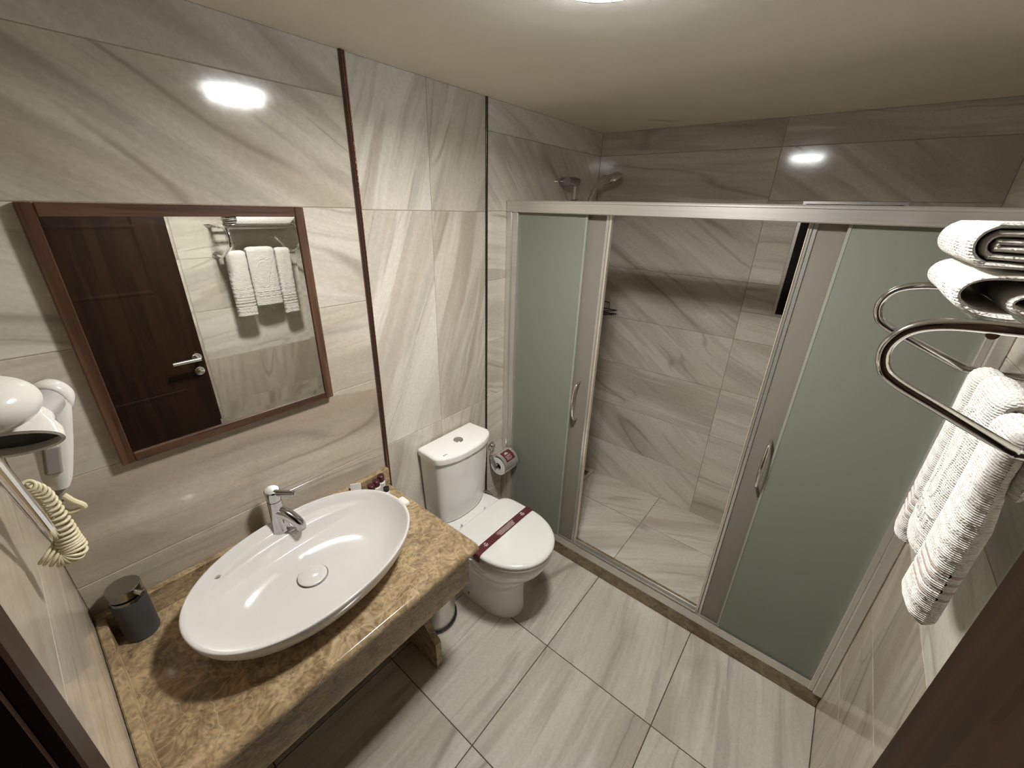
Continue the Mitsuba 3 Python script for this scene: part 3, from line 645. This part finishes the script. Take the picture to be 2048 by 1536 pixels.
# trash bin
tb = 'trash_bin'
tag(tb, 'round steel trash bin with black base ring beside the toilet', 'trash bin')
tc = (-1.035, .800, 0)
S(tb + '__body', lathe([(.080, .012), (.086, .014), (.088, .25), (.084, .252), (.02, .252)], 48, tc), 'aluminium')
S(tb + '__base_ring', lathe([(.080, 0.0), (.093, .001), (.095, .006), (.095, .016), (.091, .020), (.084, .020)], 48, tc), 'black_plastic')
S(tb + '__lid', lathe([(.086, .252), (.089, .254), (.088, .262), (.06, .275), (.001, .280)], 48, tc), 'aluminium', 50)

# ------------------------------------------------------------------ shower
S('trim_3', box(XL + .001, XR - .001, 1.468, 1.568, -.002, .072, .004), 'curb_stone', False, 'brown stone curb in front of the shower', kind='structure')
se = 'shower_enclosure'
tag(se, 'frosted glass sliding shower enclosure in a silver aluminium frame', 'shower enclosure')
ZT, ZB = 1.730, .072
S(se + '__top_rail', cat(box(XL + .002, XR - .002, YS - .026, YS + .026, ZT - .046, ZT, .003), box(XL + .002, XR - .002, YS - .029, YS - .024, ZT - .010, ZT - .003, .001), box(XL + .002, XR - .002, YS - .028, YS - .024, ZT - .044, ZT - .039, .001)), 'aluminium', False)
S(se + '__bottom_track', cat(box(XL + .002, XR - .002, YS - .012, YS + .030, ZB, ZB + .008, .001), box(XL + .002, XR - .002, YS - .012, YS - .009, ZB, ZB + .040, .0008), box(XL + .002, XR - .002, YS + .008, YS + .011, ZB, ZB + .034, .0008), box(XL + .002, XR - .002, YS + .027, YS + .030, ZB, ZB + .040, .0008)), 'aluminium', False)
S(se + '__added_glint_bead', tube([(XL + .06, YS + .0285, ZB + .0415), (XR - .05, YS + .0285, ZB + .0415)], .0022, 10), 'chrome')  # added chrome bead that draws a highlight along the track edge
S(se + '__wall_jamb', cat(box(XL + .001, XL + .030, YS - .024, YS + .024, ZB, ZT - .045, .003), box(XL + .030, XL + .058, YS - .016, YS + .016, ZB, ZT - .045, .002)), 'aluminium', False)
S(se + '__wall_jamb', cat(box(XR - .030, XR - .001, YS - .024, YS + .024, ZB, ZT - .045, .003), box(XR - .046, XR - .030, YS - .016, YS + .016, ZB, ZT - .045, .002)), 'aluminium', False)
XD0, XD1 = -.738, -.122          # inner edges of the two sliding doors
S(se + '__fixed_panel', box(XL + .055, -.835, YS - .003, YS + .003, ZB + .010, ZT - .044), 'frosted_glass', False, 'fixed frosted pane')
S(se + '__fixed_panel', box(-.030, XR - .044, YS - .003, YS + .003, ZB + .010, ZT - .044), 'frosted_glass', False, 'fixed frosted pane')
S(se + '__pane_seal', box(-.837, -.829, YS - .005, YS + .005, ZB + .010, ZT - .044, .001), 'clear_edge', False)
S(se + '__pane_seal', box(-.036, -.028, YS - .005, YS + .005, ZB + .010, ZT - .044, .001), 'clear_edge', False)
for xi, xo, s in ((XD0, -1.12, -1), (XD1, .26, 1)):
    k = S(se + '__sliding_door', box(min(xi, xo), max(xi, xo), YS + .014, YS + .020, ZB + .012, ZT - .046), 'frosted_door', False, 'sliding frosted door')
    a, b = (xi - .006, xi + .004) if s < 0 else (xi - .004, xi + .006)
    S(k + '__edge_profile', cat(box(a, b, YS + .008, YS + .026, ZB + .012, ZT - .046, .001), box(a - (.012 if s < 0 else -.012), b - (.012 if s < 0 else -.012), YS + .009, YS + .024, ZB + .012, ZT - .046, .001)), 'aluminium', False)
    S(k + '__edge_bead', box(xi - .0015 - s * .003, xi + .0015 - s * .003, YS + .005, YS + .012, ZB + .012, ZT - .046), 'brass_pale', False, 'pale edge bead')
    hx = -.800 if s < 0 else -.054
    zb_, zt_ = .815, 1.000
    hpth = spline([(hx, YS + .014, zt_), (hx, YS - .010, zt_ - .004), (hx, YS - .026, zt_ - .03), (hx, YS - .033, (zb_ + zt_) / 2), (hx, YS - .026, zb_ + .03), (hx, YS - .010, zb_ + .004), (hx, YS + .014, zb_)], 42)
    S(k + '__handle', tube(hpth, np.interp(np.linspace(0, 1, len(hpth)), [0, .2, .5, .8, 1], [.0045, .0055, .0082, .0055, .0045]), 16), 'chrome', 50, 'curved chrome pull handle')

# shower fittings
ss = 'shower_riser'
tag(ss, 'chrome shower riser with bracket showing above the enclosure rail', 'shower riser')
RX, RY = -1.150, 1.895
S(ss + '__pipe', cyl((RX, RY, .98), (RX, RY, 1.812), .0095), 'chrome')
S(ss + '__wall_mount', cat(cyl((XL, RY - .022, 1.822), (RX + .014, RY - .022, 1.822), .021, 28, .005), tube([(RX, RY - .075, 1.822), (RX, RY + .018, 1.822), (RX, RY + .024, 1.818)], [.020, .020, .010], 28)), 'dark_chrome')
S(ss + '__slider', cat(box(RX - .014, RX + .032, RY - .016, RY + .05, 1.715, 1.745, .006)), 'chrome', False)
S(ss + '__mixer', cat(cyl((XL, RY - .075, .98), (RX + .01, RY - .075, .98), .02, 24, .003), cyl((XL, RY + .075, .98), (RX + .01, RY + .075, .98), .02, 24, .003), cyl((RX, RY - .13, .98), (RX, RY + .13, .98), .022, 28, .006)), 'chrome')
hs = 'hand_shower'
tag(hs, 'chrome hand shower resting in the bracket above the enclosure rail', 'shower head')
hsp = spline([(-1.105, 1.945, 1.700), (-1.100, 1.960, 1.735), (-1.095, 1.985, 1.785), (-1.088, 2.020, 1.828), (-1.075, 2.060, 1.850)], 28)
S(hs + '__handle', tube(hsp, np.linspace(.0095, .0135, len(hsp)), 16), 'chrome', 50)
hc = np.array([-1.062, 2.118, 1.852]); hn = np.array([.25, .35, -.90]); hn /= np.linalg.norm(hn)
hp1 = np.cross(hn, Y); hp1 /= np.linalg.norm(hp1); hp2 = np.cross(hn, hp1)
def disc(r, h, n=40):
    t = np.arange(n) * 2 * np.pi / n
    return hc + hn * h + r * (np.cos(t)[:, None] * hp1 + np.sin(t)[:, None] * hp2)
S(hs + '__head', loft([disc(.004, -.024), disc(.026, -.021), disc(.044, -.010), disc(.050, .002), disc(.049, .007), disc(.044, .009)]), 'chrome', 50)
S(hs + '__spray_face', loft([disc(.042, .008), disc(.040, .0115), disc(.002, .012)]), 'dark_chrome', 50)
S(hs + '__hose', tube(spline([(-1.105, 1.945, 1.700), (-1.10, 1.93, 1.50), (-1.07, 1.96, 1.10), (-1.09, 1.92, .70), (-1.14, 1.90, .80), (RX, RY, .965)], 60), .007, 10), 'dark_chrome', 50)

wb = 'wire_basket'
tag(wb, 'dark wire corner basket on the shower back wall', 'shower basket')
bas = []
b0 = np.array([XL + .004, YB - .004, 1.140])
def bp(x, y, z): return b0 + [x, -y, z]
for z in (0.0, .022):
    bas.append(tube([bp(.0, .0, z), bp(.205, .0, z), bp(.195, .03, z), bp(.03, .195, z), bp(0, .205, z), bp(0, 0, z)], .0026, 8))
bas.append(tube([bp(.155, .004, .022), bp(.155, .004, .062), bp(.005, .004, .062), bp(.004, .155, .062), bp(.004, .155, .022)], .0024, 8))
for i in range(9):
    s = .195 * (1 - i / 9); bas.append(tube([bp(s, .0, 0), bp(s * .5 + .0, s * .5, -.004), bp(.0, s, 0)], .0016, 6))
for i in range(5):
    a = i / 4; e = np.array([.195 * (1 - a) + .0 * a, .195 * a, 0.0]); bas.append(tube([bp(0.0, 0.0, 0), bp(*e)], .0016, 6))
S(wb, cat(*bas), 'dark_trim', 40, labels[wb]['label'], 'shower basket')

fd = 'floor_drain'
tag(fd, 'square dark floor drain in the far left corner of the shower', 'drain')
S(fd + '__frame', cat(box(-1.187, -1.039, 2.046, 2.058, ZF - .02, ZF + .001), box(-1.187, -1.039, 2.182, 2.194, ZF - .02, ZF + .001), box(-1.187, -1.175, 2.046, 2.194, ZF - .02, ZF + .001), box(-1.051, -1.039, 2.046, 2.194, ZF - .02, ZF + .001)), 'dark_chrome', False)
S(fd + '__tray', box(-1.18, -1.045, 2.05, 2.19, ZF - .02, ZF - .008), 'black_plastic', False)
for i in range(9):
    S(fd + '__grate_bar', box(-1.175 + i * .0138, -1.168 + i * .0138, 2.056, 2.184, ZF - .008, ZF - .001), 'charcoal', False)

w1 = 'window_1'
tag(w1, 'small dark window with a silver frame in the shower back wall', kind='structure')
S(w1 + '__frame', cat(box(WX0, WX0 + .014, YB - .004, YB + .01, WZ0, WZ1, .001), box(WX1 - .014, WX1, YB - .004, YB + .01, WZ0, WZ1, .001), box(WX0, WX1, YB - .004, YB + .01, WZ0, WZ0 + .012, .001), box(WX0, WX1, YB - .004, YB + .01, WZ1 - .012, WZ1, .001)), 'aluminium', False)
S(w1 + '__pane', box(WX0 + .01, WX1 - .01, YB - .0005, YB + .008, WZ0 + .01, WZ1 - .01), 'black_glass', False)

# ------------------------------------------------------------------ towel rack
tk = 'towel_rack'
tag(tk, 'chrome towel rack with looped brackets on the right wall', 'towel rack')
RY0, RY1, RR = .790, 1.220, .0085
def bracket(y):
    p = [(XR, y, 1.580), (.27, y, 1.579), (.19, y, 1.576), (.125, y, 1.572), (.088, y, 1.558), (.071, y, 1.530), (.075, y, 1.500), (.095, y, 1.480), (.150, y, 1.455), (.214, y, 1.427), (.234, y, 1.419), (.250, y, 1.4165), (XR, y, 1.418)]
    return tube(spline(p, 90), RR, 18)
for y in (RY0, RY1):
    S(tk + '__bracket', bracket(y), 'chrome', 50)
    S(tk + '__wall_flange', cat(cyl((XR, y, 1.580), (XR - .008, y, 1.580), .022, 28, .003)), 'chrome')
    S(tk + '__wall_flange', cat(cyl((XR, y, 1.418), (XR - .008, y, 1.418), .020, 28, .003)), 'chrome')
for x in (.165, .225, .290):
    S(tk + '__shelf_tube', cyl((x, RY0, 1.5660), (x, RY1, 1.5660), .0065, 16), 'chrome', 50)
S(tk + '__towel_bar', cyl((.2522, RY0, 1.4165), (.2522, RY1, 1.4165), .0055, 16), 'chrome', 50)

# hanging towels: a thick folded cloth draped over the bar, its pile and woven bands in the mesh
sole = Polygon(spline([(-.034, .045), (-.012, .062), (.020, .058), (.036, .032), (.030, .000), (.020, -.030), (.022, -.060), (.010, -.082), (-.012, -.084), (-.026, -.066), (-.020, -.034), (-.030, .005)], 60, True)).buffer(0)
toes = [Polygon([(cx + r * math.cos(t), cy + r * 1.2 * math.sin(t)) for t in np.linspace(0, 2 * math.pi, 18)[:-1]]) for cx, cy, r in ((-.030, .072, .0105), (-.009, .081, .0085), (.010, .081, .0078), (.026, .074, .0070), (.039, .062, .0062))]
def relief(u, v):
    """Height of the bath mat's footprint and key border: u across (m, from the middle), v up from the lower hem (m)."""
    import shapely
    a, b = u - .004, v - .190
    a, b = a * .985 + b * .17, b * .985 - a * .17
    pts = shapely.points(np.stack([a.ravel(), b.ravel()], 1)); h = np.zeros(a.size)
    for p in [sole] + toes:
        d = shapely.distance(pts, p.exterior)
        h = np.maximum(h, .0019 * np.exp(-(d / .0022) ** 2))
        h += .0011 * shapely.contains(p, pts)
    h = h.reshape(a.shape)
    for z0 in (.046, .098): h = h + .0016 * np.exp(-((v - z0) / .0022) ** 2)
    c, r = np.mod(u + .069, .034), v - .072
    key = np.zeros(u.shape, bool)
    for x0, x1, y0, y1 in ((.002, .028, .011, .015), (.002, .006, -.015, .015), (.002, .022, -.015, -.011), (.018, .022, -.015, .005), (.011, .022, .001, .005)):
        key |= (c > x0) & (c < x1) & (r > y0) & (r < y1)
    return h + .0017 * key
def drape(y0, y1, xf, xb, zf, zb, top=1.447, tf=.026, seed=0, ny=34, bulge=.010):
    rad = (xb - xf) / 2; zt = top - rad; cx = (xf + xb) / 2
    n1, n2, n3 = int((zt - zf) / .0009), 30, int((zt - zb) / .0011)
    mid = [(xf, zf + (zt - zf) * t) for t in np.linspace(0, 1, n1)] + [(cx + rad * math.cos(a), zt + rad * math.sin(a)) for a in np.linspace(np.pi, 0, n2)[1:-1]] + [(xb, zt + (zb - zt) * t) for t in np.linspace(0, 1, n3)]
    mid = np.array(mid); m = len(mid); d = np.gradient(mid, axis=0); d /= np.linalg.norm(d, axis=1, keepdims=True)
    nrm = np.stack([-d[:, 1], d[:, 0]], 1)
    s = np.concatenate([[0], np.cumsum(np.linalg.norm(np.diff(mid, axis=0), axis=1))])
    ys = np.sin(np.linspace(-np.pi / 2, np.pi / 2, ny)) * .35 + np.linspace(-1, 1, ny) * .65
    q = np.concatenate([ys, ys[::-1]])[None, :]; sg = np.concatenate([np.ones(ny), -np.ones(ny)])[None, :]
    S_, I = s[:, None], np.arange(m)[:, None]
    dist = np.minimum(S_, s[-1] - S_)
    endt = .25 + .75 * np.sqrt(np.clip(1 - (1 - np.clip(dist / .010, 0, 1)) ** 2, 0, 1))
    k_ = np.where(I < n1, np.clip((1.37 - mid[:, 1:2]) / .09, 0, 1), 0.0)
    h = tf / 2 * np.maximum(0.0, 1 - np.abs(q) ** 5) ** .5 * endt * (1 + .55 * k_)
    P3 = np.stack(np.broadcast_arrays(q * 1.2 + seed * 3.1, S_ * 6.0, np.full_like(S_ * q, float(seed))), -1)
    w = .0045 * (meshkit.fbm(P3, 3, seed) - .5)
    off = sg * h - .275 * tf * k_ + w + bulge * .25 * np.sin(q * 2.1 + seed) * (1 - I / m)
    ph = 2 * np.pi * S_ / .0036 + 2.5 * meshkit.fbm(np.stack(np.broadcast_arrays(q * 6.0, S_ * 30.0, 0 * S_ * q + seed), -1), 2, seed + 9)
    smooth_band = np.zeros_like(S_)
    if kindof == 'stripes':
        for c in range(4): smooth_band = np.maximum(smooth_band, np.exp(-((S_ - (.058 + .0165 * c)) / .0036) ** 2))
    pile = (.00055 if kindof == 'stripes' else .00022) * np.sin(ph) * (1 - smooth_band) + .0005 * (meshkit.noise(np.stack(np.broadcast_arrays(q * (y1 - y0) * 260, S_ * 420.0, 0 * S_ * q + 3.0), -1), seed) - .5)
    off = off + sg * pile
    off = np.where(sg > 0, off - .0022 * smooth_band, off)
    yy = (y0 + y1) / 2 + (y1 - y0) / 2 * q + .003 * np.sin(S_ * 9 + seed) * (1 - .5 * np.abs(q)) + np.where(np.abs(q) > .9, np.sign(q) * pile * 1.2, 0)
    if kindof == 'mat':
        off = off + np.where(sg > 0, relief(-(y1 - y0) / 2 * q + 0 * S_, S_ + 0 * q) * np.clip((.93 - np.abs(q)) / .06, 0, 1), 0)
    R = np.stack([mid[:, :1] + nrm[:, :1] * off, yy + 0 * off, mid[:, 1:] + nrm[:, 1:] * off], -1)
    uv = np.stack([q + 0 * S_, S_ + 0 * q], -1).reshape(-1, 2)
    return grid_loft(R), np.vstack([uv, [[0, 0], [0, s[-1]]]]), mid

def grid_loft(R):
    m, n = R.shape[:2]; i, k = np.meshgrid(np.arange(m - 1), np.arange(n), indexing='ij'); l = (k + 1) % n
    a, b, c, d = i * n + k, i * n + l, (i + 1) * n + l, (i + 1) * n + k
    f = np.concatenate([np.stack([a, b, c], -1).reshape(-1, 3), np.stack([a, c, d], -1).reshape(-1, 3)])
    v = np.vstack([R.reshape(-1, 3), R[0].mean(0), R[-1].mean(0)]); kk = np.arange(n); ll = (kk + 1) % n
    f = np.vstack([f, np.stack([0 * kk + m * n, ll, kk], 1), np.stack([0 * kk + m * n + 1, (m - 1) * n + kk, (m - 1) * n + ll], 1)])
    t = trimesh.Trimesh(v, f, process=False)
    if t.volume < 0: t.invert()
    return t

def hang(key, label, kind, *a, **k):
    global kindof
    kindof = kind
    m, uv, mid = drape(*a, **k)
    if kind != 'stripes': uv = uv + [0, 1.0]
    S(key, m, 'terry', True, label, 'towel', uv=uv, group='white towels on the rack')
    return key
kindof = ''
hang('hand_towel', 'white striped towel at the doorway end of the rack bar', 'stripes', .797, .900, .2405, .2640, 1.083, 1.345, 1.431, .0265, 1)
hang('foot_mat', 'white bath mat with a footprint relief hanging between the two striped towels', 'mat', .905, 1.050, .2395, .2650, 1.130, 1.345, 1.447, .0270, 2, ny=120)
hang('hand_towel', 'white striped towel at the shower end of the rack bar', 'stripes', 1.055, 1.140, .2415, .2640, 1.066, 1.345, 1.437, .0255, 3)
# folded towels on the shelf: flattened rolls of thick cloth
def ribbon(path, t, y0, y1, seed, ny=150):
    P = spline(path, 420)
    pl = LineString(P).buffer(t / 2, cap_style=1, join_style=1, quad_segs=6)
    ex = np.array(pl.exterior.coords)[:-1] if pl.geom_type == 'Polygon' else None
    d = np.gradient(P, axis=0); d /= np.linalg.norm(d, axis=1, keepdims=True); nr = np.stack([-d[:, 1], d[:, 0]], 1)
    s = np.concatenate([[0], np.cumsum(np.linalg.norm(np.diff(P, axis=0), axis=1))])
    ys = np.linspace(-1, 1, ny)
    q = np.concatenate([ys, ys[::-1]])[None, :]; sg = np.concatenate([np.ones(ny), -np.ones(ny)])[None, :]
    S_, I = s[:, None], np.arange(len(P))[:, None]
    e = np.minimum(1.0, np.minimum(I, len(P) - 1 - I) / 4 + .25)
    h = t / 2 * np.maximum(0.0, 1 - np.abs(q) ** 14) ** .5 * e
    w = .004 * (meshkit.fbm(np.stack(np.broadcast_arrays(q * 1.6, S_ * 9, 0 * q * S_ + seed + .5), -1), 2, seed) - .5)
    o = sg * h + w
    for c in range(3): o = np.where(sg > 0, o - .0016 * np.exp(-((q + .55 - .10 * c) / .022) ** 2), o)
    L_ = (y1 - y0) / 2
    o = o + sg * .0007 * (meshkit.noise(np.stack(np.broadcast_arrays(q * L_ * 480, S_ * 480.0, 0 * S_ * q), -1), seed) - .5)
    yy = (y0 + y1) / 2 + L_ * q + .003 * np.sin(S_ * 30 + seed) + .0012 * (meshkit.noise(np.stack(np.broadcast_arrays(q * 40, S_ * 300.0, 0 * S_ * q), -1), seed + 2) - .5)
    R = np.stack([P[:, :1] + nr[:, :1] * o, yy + 0 * o, P[:, 1:] + nr[:, 1:] * o], -1)
    UV = np.stack([S_ + 0 * q, 1.0 + 0 * S_ * q], -1).reshape(-1, 2)
    return grid_loft(R), np.vstack([UV, [[0, 1.0], [0, 1.0]]])
def shelf(key, label, path, t, y0, y1, seed):
    m, uv = ribbon(path, t, y0, y1, seed)
    S(key, m, 'terry', True, label, 'towel', uv=uv, group='white towels on the rack')
zb0 = 1.5730
def rollpath(x0, x1, z0, z1, t, turns):
    p = []; i = 0
    L, R_, Bm, Tp = x0, x1, z0, z1
    p.append((R_ - .03, Bm + t / 2))
    for k in range(turns):
        o = t * 1.02 * k
        l, r, b, tp = L + t / 2 + o * 1.1, R_ - t / 2 - o * 1.1, Bm + t / 2 + o, Tp - t / 2 - o
        if tp - b < t * .15: break
        h = (tp - b) / 2
        p += [((l + r) / 2, b), (l + h, b)]
        for a in (-110, -130, -150, -170, 170, 150, 130, 110): p.append((l + h * 1.0 + h * 1.0 * math.cos(math.radians(a)), b + h + h * math.sin(math.radians(a))))
        p += [(l + h, tp), ((l + r) / 2, tp), (r - h, tp)]
        nb = b + t * 1.02
        h2 = (tp - nb) / 2
        for a in (70, 50, 30, 10, -10, -30, -50, -70): p.append((r - h2 + h2 * math.cos(math.radians(a)), nb + h2 + h2 * math.sin(math.radians(a))))
        p += [(r - h2, nb)]
    return p
fb = zb0
lower = [(.190, fb + .0062), (.170, fb + .0058), (.150, fb + .0085), (.134, fb + .018), (.127, fb + .031), (.131, fb + .044), (.143, fb + .053), (.165, fb + .058), (.210, fb + .0595), (.270, fb + .0595), (.318, fb + .058),
         (.331, fb + .050), (.333, fb + .036), (.330, fb + .018), (.318, fb + .008), (.280, fb + .0062), (.235, fb + .0085), (.205, fb + .012), (.188, fb + .018), (.182, fb + .026), (.188, fb + .034), (.205, fb + .039), (.250, fb + .040), (.300, fb + .038), (.312, fb + .033), (.306, fb + .026), (.270, fb + .025), (.235, fb + .0265)]
shelf('folded_towel', 'loosely folded white towel on the rack shelf, lower of the two', lower, .0105, .850, 1.205, 5)
shelf('folded_towel', 'rolled white towel on the rack shelf, upper of the two', rollpath(.115, .338, zb0 + .067, zb0 + .129, .0105, 4), .0098, .855, 1.205, 6)
